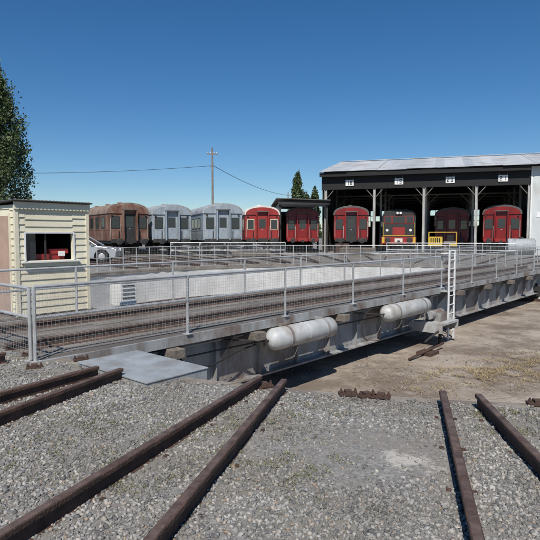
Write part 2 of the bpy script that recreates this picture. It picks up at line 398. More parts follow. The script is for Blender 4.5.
# ------------------------------------------------------------ operator hut
hut=empty('operator_hut',TB)
hx0,hx1,hy0,hy1=-10.68,-9.22,2.2,4.1; HZ=2.13
def boards_y(b,x0,x1,z0,z1,y,sgn):
    z=z0
    while z<z1-.001:
        z2=min(z+.135,z1)
        ya=y+sgn*.026; yb=y+sgn*.006
        b.add([(x0,y,z),(x1,y,z),(x1,ya,z),(x0,ya,z),(x0,y,z2),(x1,y,z2),(x1,yb,z2),(x0,yb,z2)],[(0,1,2,3),(4,7,6,5),(3,2,6,7),(0,3,7,4),(1,5,6,2)],'cream'); z=z2
def boards_x(b,y0,y1,z0,z1,x,sgn):
    z=z0
    while z<z1-.001:
        z2=min(z+.135,z1); xa=x+sgn*.026; xb=x+sgn*.006
        b.add([(x,y0,z),(x,y1,z),(xa,y1,z),(xa,y0,z),(x,y0,z2),(x,y1,z2),(xb,y1,z2),(xb,y0,z2)],[(0,1,2,3),(4,7,6,5),(3,2,6,7),(0,3,7,4),(1,5,6,2)],'cream'); z=z2
wx0,wx1,wz0,wz1=-10.52,-9.55,1.05,1.58
b=MB()
t=.06
b.box(hx0,wx0,hy0,hy0+t,0,HZ,'cream'); b.box(wx1,hx1,hy0,hy0+t,0,HZ,'cream')
b.box(wx0,wx1,hy0,hy0+t,0,wz0,'cream'); b.box(wx0,wx1,hy0,hy0+t,wz1,HZ,'cream')
b.box(hx0,hx1,hy1-t,hy1,0,HZ,'cream'); b.box(hx1-t,hx1,hy0+t,hy1-t,0,HZ,'cream')
b.box(hx0,hx0+t,hy0+t,hy1-t,0,HZ,'cream')
b.box(hx0+t,hx1-t,hy1-t-.01,hy1-t-.002,0.01,HZ,'shedin'); b.box(hx1-t-.012,hx1-t-.004,hy0+t,hy1-t-.012,0.01,HZ-.001,'shedin'); b.box(hx0+t+.002,hx0+t+.01,hy0+t,hy1-t-.012,0.01,HZ-.001,'shedin')  # dark sheets added behind the hut walls, interior shade put into their colour
boards_y(b,hx0,wx0,0,HZ,hy0,-1); boards_y(b,wx1,hx1,0,HZ,hy0,-1); boards_y(b,wx0,wx1,0,wz0,hy0,-1); boards_y(b,wx0,wx1,wz1,HZ,hy0,-1)
boards_x(b,hy0,2.42,0,HZ,hx0,-1); boards_x(b,3.32,hy1,0,HZ,hx0,-1); boards_x(b,2.42,3.32,1.92,HZ,hx0,-1); boards_x(b,hy0,hy1,0,HZ,hx1,1); boards_y(b,hx0,hx1,0,HZ,hy1,1)
for x,y in((hx0,hy0),(hx1,hy0),(hx0,hy1),(hx1,hy1)):
    b.box(x-.035,x+.035,y-.035,y+.035,-.02,HZ-.001,'cream')
b.obj('weatherboard_walls',hut)
b=MB(); b.box(hx0-.031,hx0-.004,2.42,3.32,.0,1.92,'door')
for x in(2.38,3.32): b.box(hx0-.045,hx0-.002,x,x+.05,0,1.97,'cream')
b.tube((hx0-.08,3.2,1.0),(hx0-.03,3.2,1.0),.02,'galv'); b.obj('door',hut)
b=MB()
b.box(wx0-.03,wx1+.03,hy0-.045,hy0-.028,wz1,wz1+.03,'white'); b.box(wx0-.03,wx0,hy0-.045,hy0-.028,wz0,wz1-.001,'white'); b.box(wx1,wx1+.03,hy0-.045,hy0-.028,wz0,wz1-.001,'white')
b.box(wx0-.1,wx1+.12,hy0-.12,hy0+.0,wz0-.04,wz0-.012,'white'); b.box(-10.12,-10.09,hy0+.02,hy0+.05,wz0,wz1,'dark')
b.box(wx0-.05,wx1+.08,hy0-.07,hy0-.03,wz0-.12,wz0-.045,'cream')
b.obj('window_frame',hut)
b=MB(); b.box(-10.5,-9.65,hy0+.14,hy0+.6,.8,1.17,'redlight'); b.box(-9.98,-9.58,hy0+.12,hy0+.3,1.171,1.27,'redlight'); b.box(-9.8,-9.66,hy0+.1,hy0+.119,1.12,1.22,'white'); b.tube((-10.2,hy0+.4,1.17),(-10.25,hy0+.3,1.42),.012,'galv'); b.lathe((-10.25,hy0+.3,1.42),(0,0,1),[(0,.03),(.04,.035),(.06,.015)],'red',10); b.obj('control_desk',hut,bevel=.02)
b=MB(); b.box(wx0,-10.3,hy0+.03,hy0+.036,wz0,wz1,'glass'); 
b.obj('window_pane',hut)
b=MB()
rx0,rx1,ry0,ry1=hx0-.1,hx1+.08,hy0-.12,hy1+.14
b.add([(rx0,ry0,HZ+.06),(rx1,ry0,HZ+.06),(rx1,ry1,HZ+.0),(rx0,ry1,HZ+.0),(rx0,ry0,HZ+.085),(rx1,ry0,HZ+.085),(rx1,ry1,HZ+.03),(rx0,ry1,HZ+.03)],[(0,1,2,3),(4,5,6,7),(0,1,5,4),(1,2,6,5),(2,3,7,6),(3,0,4,7)],'dark')
for i in range(int((rx1-rx0)/.076)): 
    x=rx0+.038+i*.076; b.tube((x,ry0-.02,HZ+.085),(x,ry1+.02,HZ+.03),.014,'truss',6)
b.box(hx0-.05,hx1+.05,hy0-.06,hy0-.03,HZ-.09,HZ+.05,'cream')
b.obj('roof',hut)
b=MB(); b.box(hx0-.5,hx1+.2,1.72,hy1+.1,-.12,-.03,'timber')
for x in(hx0+.1,hx1-.2): b.box(x,x+.12,1.34,hy1,-.3,-.121,'girder'); b.tube((x+.06,1.4,-1.0),(x+.06,hy1-.4,-.28),.04,'girder')
b.obj('floor_platform',hut)

# ------------------------------------------------------------ steel step plate
b=MB()
b.box(-11.95,-11.1,-3.62,-2.25,.03,.05,'plate'); b.box(-11.94,-11.11,-3.61,-2.26,-.14,.029,'plate')
b.obj('steel_step_plate',mw=TB,bevel=.006)
def chair(name,x,y,ang,s=1):
    b=MB(); b.box(-.09*s,.09*s,-.05,.05,0,.02,'rust'); b.box(-.035,.035,-.04,.04,.02,.045,'rust')
    for sx in(-1,1):
        b.tube((sx*.07*s,0,.02),(sx*.07*s,0,.045),.016,'rust',6); b.tube((sx*.07*s,0,.045),(sx*.07*s,0,.06),.009,'rust',6)
    b.obj(name,mw=frame((x,y,.002),ang))
for x,y,a in((.76,5.06,.1),(.93,5.0,.4),(1.06,4.97,-.3),(2.45,4.76,-.1),(2.6,4.74,.3),(-.06,5.33,.3),(-2.35,6.5,.5),(-3.1,6.75,.2),(-3.4,6.3,.9),(-2.75,6.1,.4)):
    chair('rail_chair',x,y,a)

# ------------------------------------------------------------ railing round far rim
b=MB(); pts=[]
for i in range(0,37):
    a=math.radians(62-i*3.2*1.05); pts.append((C.x+12.75*math.sin(-a)*1.0,C.y+12.75*math.cos(a),0))
railing(b,pts,h=.98,sp=.08,post=.02,jit=.01); b.obj('pit_railing',smooth=True)
b=MB(); pts=[(-6.6+1.9*i,35.2+.12*i,0) for i in range(5)]
railing(b,pts,h=1.05,sp=.07,post=.025,jit=.02); b.obj('mesh_fence',smooth=True)
b=MB(); pts=[(8+2.0*i,36.5-.5*i,0) for i in range(5)]
railing(b,pts,h=1.0,sp=.08,post=.025,jit=.02); b.obj('mesh_fence',smooth=True)

# ------------------------------------------------------------ carriages
def carriage(phi,r,body,roof,length=19,style=0,endcol=None,name='railway_carriage',wid=1.42,rz=3.85):
    fr=frame(C,-math.radians(phi))@Matrix.Translation((0,r,.1))
    e=empty(name,fr); endcol=endcol or body
    ez=rz-.72; fl=1.05
    b=MB()
    prof=[(-wid+.03,fl),(wid-.03,fl),(wid,fl+.5),(wid,ez),(-wid,ez),(-wid,fl+.5)]
    b.extr(prof,.0,length,body); b.obj('body',e)
    b=MB(); n=14; arc=[(wid+.05,ez-.03)]
    for i in range(n+1):
        t=PI*i/n; arc.append(((wid+.05)*math.cos(t),ez+.02+(rz-ez)*math.sin(t)**.8))
    arc.append((-wid-.05,ez-.03))
    b.extr(arc,-.08,length+.08,roof)
    for yy in range(2,int(length),3): b.lathe((0,yy,rz-.02),(0,0,1),[(0,.13),(.1,.13),(.12,.2),(.18,.15)],roof,12)
    b.obj('roof',e,smooth=True)
    b=MB(); f=-.001
    b.box(-wid+.02,wid-.02,-.05,f,fl+.02,ez-.05,endcol)
    arc2=[(a*.93,ez-.045+(c-ez)*.86) for a,c in arc[1:-1]]; b.extr(arc2,-.12,-.081,endcol)
    b.box(-.52,-.44,-.35,-.051,fl,ez+.2,endcol); b.box(.44,.52,-.35,-.051,fl,ez+.2,endcol); b.box(-.52,.52,-.36,-.121,ez+.201,ez+.28,'darkroof')
    b.box(-.43,.43,-.09,-.052,fl+.02,ez,'dark' if style==1 else endcol)
    for zz in(-.36,.36): b.box(zz-.02,zz+.02,-.1,-.0901,fl+.1,ez-.1,'dark' if style==1 else body)
    b.box(-.27,.27,-.1,-.091,2.0,2.75,'glass'); b.box(-.05,.05,-.12,-.0905,1.85,1.9,'galv')
    for sx in(-1,1):
        x=sx*.97
        b.box(x-.3,x+.3,-.075,-.0505,1.9,2.75,'dark' if style!=2 else 'cream'); b.box(x-.25,x+.25,-.085,-.0755,1.95,2.7,'glass')
        b.box(x-.25,x+.25,-.09,-.0855,2.42,2.45,'dark')
        b.tube((sx*1.33,-.1,1.3),(sx*1.33,-.1,2.6),.014,'inpost'); b.tube((sx*.62,-.12,1.2),(sx*.62,-.12,2.2),.014,'inpost')
        b.tube((sx*1.2,-.051,ez-.15),(sx*1.2,-.13,ez-.15),.07,'dark',10)
        b.tube((sx*.75,-.08,1.1),(sx*.75,-.08,1.75),.03,'black',8)
    b.box(-wid+.04,wid-.04,-.06,-.0502,1.78,1.82,body)
    b.box(-wid+.1,wid-.1,-.14,-.051,fl-.15,fl+.12,'dark' if style!=3 else 'redlight')
    b.obj('end_vestibule',e)
    b=MB()
    y=1.0
    while y<length-1.4:
        for sx in(-1,1):
            xo=sx*(wid+.012); xi=sx*(wid-.01)
            b.box(min(xo,xi),max(xo,xi),y,y+.85,1.9,2.75,'dark' if style!=2 else 'cream'); xo2=sx*(wid+.02)
            b.box(min(xo2,xo),max(xo2,xo),y+.07,y+.78,1.97,2.68,'glass')
        y+=1.45
    for sx in(-1,1):
        xo=sx*(wid+.015); xi=sx*(wid-.01)
        b.box(min(xo,xi),max(xo,xi),0.1,length-.1,1.78,1.82,body)
    b.obj('side_windows',e)
    b=MB()
    b.box(-wid+.1,wid-.1,0,length,fl-.18,fl-.001,'dark')
    for sx in(-1,1):
        b.tube((sx*.87,-.14,.98),(sx*.87,-.5,.98),.09,'dark',12); b.lathe((sx*.87,-.5,.98),(0,-1,0),[(0,.22),(.04,.22),(.06,.15)],'dark',16)
        b.box(min(sx*1.1,sx*1.14),max(sx*1.1,sx*1.14),5,length-5,.5,.87,'dark')
    b.box(-.12,.12,-.45,0,.82,1.0,'dark')
    for yc in(2.6,length-2.6):
        for yy in(yc-1.1,yc+1.1):
            for sx in(-1,1): b.lathe((sx*.68,yy,.46),(sx,0,0),[(0,.46),(.13,.44),(.14,.2)],'rust',20)
            b.tube((-.9,yy,.46),(.9,yy,.46),.07,'dark')
        for sx in(-1,1): 
            x=sx*1.0; b.box(x-.06,x+.06,yc-1.6,yc+1.6,.42,.66,'dark'); b.box(x-.1,x+.1,yc-.4,yc+.4,.3,.85,'dark')
            for yy in (yc-1.1,yc+1.1): b.box(x-.08,x+.08,yy-.15,yy+.15,.3,.6,'dark')
    for sx in(-1,1): b.box(sx*1.3-.12,sx*1.3+.12,.2,.6,.55,.59,'dark'); b.box(sx*1.3-.1,sx*1.3+.1,.2,.6,.85,.88,'dark')
    b.obj('underframe',e)
    return e
carriage(-33.5,25,'brown','tan',20,1,'brown',rz=3.7)
carriage(-26,25.5,'silver','silverroof',20,0,rz=3.7,wid=1.5)
carriage(-17.7,24.3,'silver','silverroof',20,0,rz=3.8,wid=1.5)
carriage(-9.4,27.5,'redlight','creamroof',18,2,'redlight')
carriage(-2,29.5,'red','darkroof',15,3)
carriage(6,27.6,'red','darkroof',18,1)
carriage(29.6,29.8,'red','darkroof',16,3)
def diesel(phi,r,body='dark',front='redlight'):
    fr=frame(C,-math.radians(phi))@Matrix.Translation((0,r,.1)); e=empty('diesel_locomotive',fr)
    b=MB()
    b.box(-1.4,1.4,0,.14,.72,1.3,front); b.box(-1.42,1.42,.141,12,1.05,1.32,'dark')
    b.box(-.32,.32,-.012,-.001,.86,1.16,'creamroof')
    for sx in(-1,1):
        b.tube((sx*.87,-.001,1.02),(sx*.87,-.38,1.02),.1,'dark',12); b.lathe((sx*.87,-.38,1.02),(0,-1,0),[(0,.24),(.04,.24),(.06,.16)],'dark',16)
        b.box(sx*1.25-.1,sx*1.25+.1,-.012,-.001,.78,1.26,'yellow')
        b.box(sx*1.2-.18,sx*1.2+.18,-.3,0,.5,.54,'dark'); b.box(sx*1.35-.02,sx*1.35+.02,-.03,.05,.3,.7,'yellow')
    b.box(-.1,.1,-.35,-.001,.85,1.0,'dark'); b.obj('buffer_beam',e,bevel=.01)
    b=MB()   # low nose, cab behind
    b.extr([(-1.35,1.321),(1.35,1.321),(1.35,2.15),(1.15,2.3),(-1.15,2.3),(-1.35,2.15)],.25,1.1,body)
    b.extr([(-1.4,1.322),(1.4,1.322),(1.4,3.1),(1.2,3.45),(.7,3.62),(-.7,3.62),(-1.2,3.45),(-1.4,3.1)],1.101,3.4,body)
    b.extr([(-1.1,1.323),(1.1,1.323),(1.1,3.2),(.7,3.5),(-.7,3.5),(-1.1,3.2)],3.401,11.5,body)
    b.obj('body',e,bevel=.03)
    b=MB()
    for x0,x1 in((-1.15,-.62),(-.5,.5),(.62,1.15)):
        b.box(x0-.05,x1+.05,1.075,1.1,2.42,3.08,'redlight'); b.box(x0,x1,1.06,1.0745,2.47,3.03,'glass')
    b.box(-.28,.28,1.0,1.1,3.2,3.42,'dark'); 
    for x in(-.13,.13): b.lathe((x,1.0,3.31),(0,-1,0),[(0,.1),(.02,.1),(.021,.07)],'white',14)
    for x in(-.95,.95): b.lathe((x,.25,1.85),(0,-1,0),[(0,.11),(.04,.11),(.041,.07)],'white',14)
    b.box(-.5,.5,.235,.249,1.45,2.1,'redlight'); b.box(-1.3,1.3,.232,.2485,1.36,1.42,'yellow')
    for x in(-1.25,1.25):
        b.tube((x,.05,1.3),(x,.05,2.3),.018,'yellow'); b.tube((x,.05,2.3),(x,1.05,2.5),.018,'yellow')
    b.obj('cab_details',e)
    b=MB()
    for yc in(2.6,9):
        for yy in(yc-1.1,yc+1.1):
            for sx in(-1,1): b.lathe((sx*.68,yy,.5),(sx,0,0),[(0,.5),(.13,.48),(.14,.2)],'rust',20)
        for sx in(-1,1): b.box(sx*1.0-.07,sx*1.0+.07,yc-1.7,yc+1.7,.45,.72,'dark')
    b.box(-1.1,1.1,4.8,7,.35,1.0,'dark'); b.obj('bogies',e)
diesel(14,28.4); 
carriage(22,32.5,'brown','darkroof',14,3,'red',name='railway_carriage')

# ------------------------------------------------------------ engine shed
EA=-math.radians(18); E=C+Vector((math.sin(-EA),math.cos(EA),0))*28
SF=frame(E,EA); shed=empty('engine_shed',SF)
cols=[-8.1,-3.98,0,3.98,7.75]; XR=17.0; XL=-8.35; EV=6.85; RD=8.85; YD=9.0; YB=22
def roofplane(b,x0,x1,y0,z0,y1,z1,k,k2,t=.06):
    b.add([(x0,y0,z0),(x1,y0,z0),(x1,y1,z1),(x0,y1,z1)],[(0,1,2,3)],k)
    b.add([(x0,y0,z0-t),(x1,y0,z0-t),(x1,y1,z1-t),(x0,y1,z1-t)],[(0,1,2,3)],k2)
b=MB()
x=XL-.25
while x<XR+.4:
    dz=random.uniform(0,.06); o=random.uniform(0,.12); x2=min(x+2.4,XR+.4)
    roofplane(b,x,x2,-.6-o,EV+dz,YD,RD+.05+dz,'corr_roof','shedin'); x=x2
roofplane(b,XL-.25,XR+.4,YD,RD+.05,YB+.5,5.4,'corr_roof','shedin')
b.box(XL-.2,XR+.35,YD-.15,YD+.15,RD+.12,RD+.17,'galv')
b.obj('roof',shed)
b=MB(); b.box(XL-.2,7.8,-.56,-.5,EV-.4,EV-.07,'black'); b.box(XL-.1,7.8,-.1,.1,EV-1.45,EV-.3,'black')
b.obj('fascia_beam',shed)
b=MB()
for x in cols:
    k='steelpost'
    zt=EV-1.46
    b.box(x-.10,x-.08,-.12,.12,0,zt,k); b.box(x+.08,x+.10,-.12,.12,0,zt,k); b.box(x-.079,x+.079,-.01,.01,0,zt,k); b.box(x-.2,x+.2,-.2,.2,0,.04,k)
    for yy in(5,9,13,17):
        b.box(x-.09,x+.09,yy-.09,yy+.09,0,6.0,'inpost' if x>-8 else 'truss')
    b.box(x-.05,x+.05,.11,YB-.1,EV-1.05,EV-.93,'truss')
    for yy in np.arange(1,9,1.6): b.tube((x,yy,EV-.95),(x,yy+.8,EV-.3+(yy+.8)*.18),.04,'truss',5); b.tube((x,yy+.8,EV-.3+(yy+.8)*.18),(x,yy+1.6,EV-.95),.04,'truss',5)
for c0,c1 in zip(cols[:-1],cols[1:]):
    for yy in(5,9,13,17):
        b.box(c0+.1,c1-.1,yy-.05,yy+.05,5.1,5.22,'truss')
        m=(c0+c1)/2
        b.tube((c0+.1,yy,4.2),(c0+1.0,yy,5.1),.05,'truss',5); b.tube((c1-.1,yy,4.2),(c1-1.0,yy,5.1),.05,'truss',5)
    b.tube((c0+.1,-.0,4.7),(c0+.7,-.0,zt),.035,'truss',5); b.tube((c1-.1,-.0,4.7),(c1-.7,-.0,zt),.035,'truss',5)
b.obj('columns_and_trusses',shed)
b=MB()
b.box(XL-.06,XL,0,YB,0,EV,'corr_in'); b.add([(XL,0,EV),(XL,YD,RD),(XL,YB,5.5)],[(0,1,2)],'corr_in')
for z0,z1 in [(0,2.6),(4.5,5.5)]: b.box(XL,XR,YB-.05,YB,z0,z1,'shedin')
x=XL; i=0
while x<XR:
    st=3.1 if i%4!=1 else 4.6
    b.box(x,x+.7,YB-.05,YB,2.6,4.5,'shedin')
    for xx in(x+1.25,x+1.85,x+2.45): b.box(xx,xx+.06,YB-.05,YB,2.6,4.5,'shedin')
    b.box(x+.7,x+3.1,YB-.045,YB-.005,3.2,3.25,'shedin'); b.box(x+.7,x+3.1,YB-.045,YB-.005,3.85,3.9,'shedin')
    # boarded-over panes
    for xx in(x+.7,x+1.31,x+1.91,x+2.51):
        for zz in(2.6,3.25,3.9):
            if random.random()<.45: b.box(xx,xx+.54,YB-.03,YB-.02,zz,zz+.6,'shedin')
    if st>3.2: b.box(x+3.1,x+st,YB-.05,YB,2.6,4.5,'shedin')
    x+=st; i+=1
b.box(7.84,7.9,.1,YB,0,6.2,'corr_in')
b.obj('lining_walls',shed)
b=MB(); b.box(7.86,XR,-.02,.05,0,EV-.05,'corr_wall'); b.box(XR,XR+.06,-.02,YB,0,EV-.05,'corr_wall')
b.box(7.85,7.95,-.06,-.021,0,EV-.07,'white'); b.box(10,12,-.05,-.021,1.2,2.6,'glass'); b.box(8.3,8.9,-.04,-.021,2.9,3.3,'white'); b.obj('clad_bay',shed)
b=MB(); b.box(XL,XR,-.5,YB,.004,.03,'rim'); b.obj('shed_floor',shed)
b=MB()
for x0,y0,l in((-6.9,8,1.8),(-2.2,12,1.4),(5.6,9,1.6)):
    b.box(x0,x0+l,y0,y0+.7,.8,.86,'timber')
    for xx in(x0+.03,x0+l-.1):
        for yy in(y0+.03,y0+.6): b.box(xx,xx+.07,yy,yy+.07,.03,.799,'timber')
    b.box(x0+.2,x0+.6,y0+.1,y0+.5,.861,1.15,'redlight'); b.box(x0+.8,x0+1.1,y0+.2,y0+.5,.861,1.05,'lgrey')
b.obj('workbench',shed)
SEG={'0':'abcdef','1':'bc','2':'abged','8':'abcdefg','9':'abcdfg'}
def digit(b,ch,x,z,h,y):
    w=h*.5;t=h*.14
    S={'a':(x,x+w,z+h-t,z+h),'d':(x,x+w,z,z+t),'g':(x,x+w,z+h/2-t/2,z+h/2+t/2),'b':(x+w-t,x+w,z+h/2,z+h),'c':(x+w-t,x+w,z,z+h/2),'f':(x,x+t,z+h/2,z+h),'e':(x,x+t,z,z+h/2)}
    for q in SEG[ch]:
        a=S[q]; o={'a':0,'d':0,'g':0,'b':.002,'c':.003,'f':.002,'e':.003}[q]; b.box(a[0],a[1],y-.006-o,y,a[2],a[3],'black')
for (c0,c1,txt) in zip(cols[:-1],cols[1:],('18','19','20','21')):
    b=MB(); cx=(c0+c1)/2; z=5.68; b.box(cx-.34,cx+.34,-.16,-.13,z,z+.5,'white')
    for i,ch in enumerate(txt): digit(b,ch,cx-.24+i*.28,z+.08,.34,-.161)
    b.box(cx-.3,cx-.27,-.13,-.101,z+.4,z+.7,'truss'); b.box(cx+.27,cx+.3,-.13,-.101,z+.4,z+.7,'truss')
    b.obj('number_sign',shed)
LF=frame(C,math.radians(2)); sh=empty('carriage_shed',LF)
b=MB(); y0=28.3
for x in(-2.0,1.95):
    for yy in(y0,y0+6,y0+12): b.box(x-.08,x+.08,yy,yy+.16,0,4.3,'dark')
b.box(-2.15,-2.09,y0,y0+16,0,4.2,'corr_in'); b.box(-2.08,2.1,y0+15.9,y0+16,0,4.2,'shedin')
b.add([(-2.35,y0-.4,4.65),(2.2,y0-.4,4.5),(2.2,y0+16.3,4.5),(-2.35,y0+16.3,4.65),(-2.35,y0-.4,4.58),(2.2,y0-.4,4.43),(2.2,y0+16.3,4.43),(-2.35,y0+16.3,4.58)],[(0,1,2,3),(4,5,6,7),(0,1,5,4),(1,2,6,5),(2,3,7,6),(3,0,4,7)],'darkroof')
b.box(-2.2,2.15,y0-.2,y0-.1,4.1,4.41,'dark'); b.box(-2.0,1.95,y0+.02,y0+.1,3.95,4.15,'truss')
b.obj('frame_and_roof',sh)

# ------------------------------------------------------------ yellow tractor, water tank, car, yard clutter
tr=empty('yellow_rail_tractor',SF@Matrix.Translation((1.5,-1.2,.06)))
b=MB(); b.box(-1.1,1.1,0,1.3,.55,.8,'yellow'); b.box(-1.0,.0,.15,1.15,.801,1.35,'yellow'); b.box(.1,1.0,.2,1.1,.801,1.0,'truss')
b.box(.35,.85,.9,1.0,1.001,1.5,'black'); b.tube((.2,.65,1.0),(.05,.65,1.45),.02,'black'); b.lathe((.05,.65,1.45),(-.3,0,1),[(0,.18),(.03,.18)],'black',16)
for i in range(5): b.box(-.9+i*.16,-.82+i*.16,.13,.149,.9,1.25,'black')
b.box(-1.12,1.12,-.06,-.001,.5,.6,'black')
for x in(-1.05,1.05):
    for y in(.05,1.25): b.tube((x,y,.8),(x,y,1.7),.03,'yellow')
for y in(.05,1.25): b.tube((-1.05,y,1.7),(1.05,y,1.7),.03,'yellow')
for x in(-.7,.7):
    for y in(.02,1.16): b.lathe((x,y,.36),(0,1,0),[(0,.3),(0,.36),(.12,.36),(.12,.3)],'black',20)
b.obj('chassis',tr,bevel=.01)
wt=empty('water_tank',SF@Matrix.Translation((7.0,-2.2,0)))
b=MB()
b.lathe((-.95,0,.68),(1,0,0),[(0,.1),(0,.5)]+[(i*.05,.6+(.02 if i%2 else 0)) for i in range(1,38)]+[(1.9,.5),(1.9,.1)],'silverroof',28)
b.box(-.8,-.6,-.5,.5,0,.3,'dark'); b.box(.6,.8,-.5,.5,0,.3,'dark'); b.tube((0,0,1.25),(0,0,1.42),.15,'dark'); b.obj('tank_shell',wt,smooth=True)
def wheel(b,x,y,r=.32,s=1):
    b.lathe((x,y,r),(0,s,0),[(0,r*.6),(0,r),(.18,r),(.2,r*.92),(.2,r*.62),(.17,r*.6)],'tyre',24); b.lathe((x,y+s*.165,r),(0,s,0),[(0,r*.6),(.02,r*.5),(.03,r*.15)],'galv',16)
def car(x,y,ang):
    e=empty('parked_car',frame((x,y,.01),ang)); b=MB()
    low=[(-2.1,.28),(-1.75,.26),(-1.72,.45),(-1.55,.68),(-1.3,.74),(-1.05,.68),(-.9,.45),(-.88,.25),(.92,.25),(.95,.45),(1.1,.68),(1.35,.74),(1.6,.68),(1.77,.45),(1.8,.27),(2.12,.3),(2.15,.6),(2.05,.78),(1.0,.93),(-1.95,.95),(-2.15,.8),(-2.15,.45)]
    b.extr(low,-.84,.84,'carpaint')
    def sec(xa,za,w): return [(xa,-w,za),(xa,w,za)]
    P=[(-1.95,.945,.8),(-1.55,1.4,.62),(-.2,1.46,.62),(.35,1.4,.62),(1.1,.925,.8)]
    vs=[]; 
    for xa,za,w in P: vs+=sec(xa,za,w)
    b.add(vs,[(0,1,3,2),(4,5,7,6),(6,7,9,8),(0,2,4,6,8),(1,9,7,5,3)],'glass'); 
    b.add([(p[0],p[1],p[2]+.006) for p in (vs[2],vs[3],vs[5],vs[4])],[(0,1,2,3)],'carpaint'); b.add([(p[0],p[1],p[2]+.006) for p in (vs[4],vs[5],vs[7],vs[6])],[(0,1,2,3)],'carpaint')
    for s in(-1,1):
        for xa in(-1.0,0.0): b.tube((xa,s*.815,.94),(xa,s*.64,1.43),.04,'carpaint',6)
        b.tube((1.1,s*.8,.93),(.35,s*.625,1.405),.035,'carpaint',6); b.tube((-1.95,s*.8,.95),(-1.55,s*.625,1.405),.05,'carpaint',6)
        b.tube((-1.55,s*.63,1.41),(.35,s*.63,1.415),.035,'carpaint',6)
        b.box(2.0,2.155,s*.62-.16,s*.62+.16,.6,.75,'white'); b.box(-2.165,-2.05,s*.65-.13,s*.65+.13,.65,.88,'red')
        for xx in(-1.3,1.35): wheel(b,xx,s*.66,.33,s)
        b.box(.75,.95,s*.86-.04,s*.86+.08*s+.04,.93,1.05,'carpaint')
    b.obj('body',e,bevel=.02)
car(-10.9,30.6,math.radians(4))
def stack(x,y,ang,rows=3):
    b=MB()
    for j in range(rows):
        for i in range(5):
            b.box(-1.2+random.uniform(-.08,.08),1.2+random.uniform(-.08,.08),i*.28,i*.28+.24,j*.16,j*.16+.13,'timber')
    b.obj('sleeper_stack',mw=frame((x,y,.0),ang),bevel=.008)
stack(-1.2,34.5,.1); stack(6.3,38.5,-.3,4); stack(-7.6,33.4,.5,2); stack(10.5,38.6,-.2,2)
def drum(x,y,k):
    b=MB(); b.lathe((0,0,0),(0,0,1),[(0,.29),(.28,.29),(.3,.305),(.32,.29),(.57,.29),(.59,.305),(.61,.29),(.87,.29),(.88,.27)],k,20); b.obj('oil_drum',mw=frame((x,y,.0),0),smooth=True)
drum(5.4,41.8,'rust'); drum(6.0,42.0,'rust'); drum(13.6,41.0,'rust')

# ------------------------------------------------------------ pole & wires
def pole(x,y,h):
    b=MB(); b.tube((0,0,-.1),(0,0,h),.15,'pole',12,.09); b.box(-.6,.6,-.06,.06,h-.75,h-.65,'pole')
    for xx in(-.5,-.2,.2,.5): b.lathe((xx,0,h-.65),(0,0,1),[(0,.03),(.08,.05),(.14,.03)],'white',8)
    b.box(-.3,.3,-.05,.05,h-2.1,h-2.0,'pole'); b.obj('utility_pole',mw=frame((x,y,0),math.radians(20)))
pole(-6.45,60,11.3); pole(-50,64,11); pole(3.8,112,10.6)
def wire(p,q,sag,r=.022,n=24):
    b=MB(); p=Vector(p);q=Vector(q);prev=None
    for i in range(n+1):
        t=i/n; c=p.lerp(q,t)-Vector((0,0,sag*4*t*(1-t)))
        if prev: b.tube(prev,c,r,'black',5,cap=False)
        prev=c
    b.obj('power_line')
wire((-6.45,60,9.3),(-50,64,9.7),.8); wire((-6.45,60,9.35),(3.8,112,9.9),.7,.03)

# ------------------------------------------------------------ trees
def poplar(x,y,h,rad,n=16000,ls=.2,seed=1,clumps=420):
    e=empty('poplar_tree',Matrix.Translation((x,y,0))); R=np.random.default_rng(seed)
    b=MB(); b.tube((0,0,0),(0,0,h*.5),rad*.13,'bark',10,rad*.07); b.tube((0,0,h*.5),(0,0,h*.93),rad*.07,'bark',8,.03)
    cl=[]
    for i in range(clumps):
        t=R.uniform(.07,1)**.85; prof=(min(1,(t/.22))**.7)*(1-max(0,(t-.45)/.55)**1.7)**.8
        rr=rad*prof*(.25+.85*R.uniform()**.6)*(1+.25*math.sin(7*t*h/3+R.uniform()*2)); a=R.uniform(0,2*PI)
        if rr<0: rr=0
        c=(rr*math.cos(a),rr*math.sin(a),t*h); cl.append(c)
        if i%4==0 and t>.1: b.tube((0,0,max(.5,c[2]-rr*1.6-.5)),c,.06,'bark',5,.015)
    b.obj('trunk_and_limbs',e)
    cl=np.array(cl); idx=R.integers(0,len(cl),n); sg=np.stack([R.normal(0,rad*.11,n),R.normal(0,rad*.11,n),R.normal(0,rad*.26,n)],1)
    P=cl[idx]+sg
    u=R.normal(size=(n,3)); u/=np.linalg.norm(u,axis=1)[:,None]; v=np.cross(u,R.normal(size=(n,3))); v/=np.linalg.norm(v,axis=1)[:,None]
    s=(ls*R.uniform(.5,1.3,n))[:,None]
    Q=np.stack([P-u*s,P-v*s*.6,P+u*s,P+v*s*.6],1).reshape(-1,3)
    o=quads_obj('foliage',Q,'leaf'); o.parent=e
poplar(-30.4,60,19.0,2.7,30000,.16,3,380); poplar(-35.5,62,17,2.6,16000,.2,4,300)
poplar(4.8,92,11.9,1.35,9000,.17,5,180); poplar(8.0,95,9.8,.9,4000,.18,6,110); poplar(6.6,97,8.6,1.2,4000,.2,8,120)
n=14000; a=rng.uniform(-1.3,1.3,n); d=rng.uniform(230,270,n); hh=4.2+2.3*np.array([noise.noise(Vector((t*14,0,0)))+.6*noise.noise(Vector((t*50,1,0))) for t in a])
P=np.stack([d*np.sin(a),d*np.cos(a),np.abs(rng.uniform(0,1,n))**.7*np.maximum(hh,1.5)],1)
u=rng.normal(size=(n,3)); u/=np.linalg.norm(u,axis=1)[:,None]; v=np.cross(u,rng.normal(size=(n,3))); v/=np.linalg.norm(v,axis=1)[:,None]
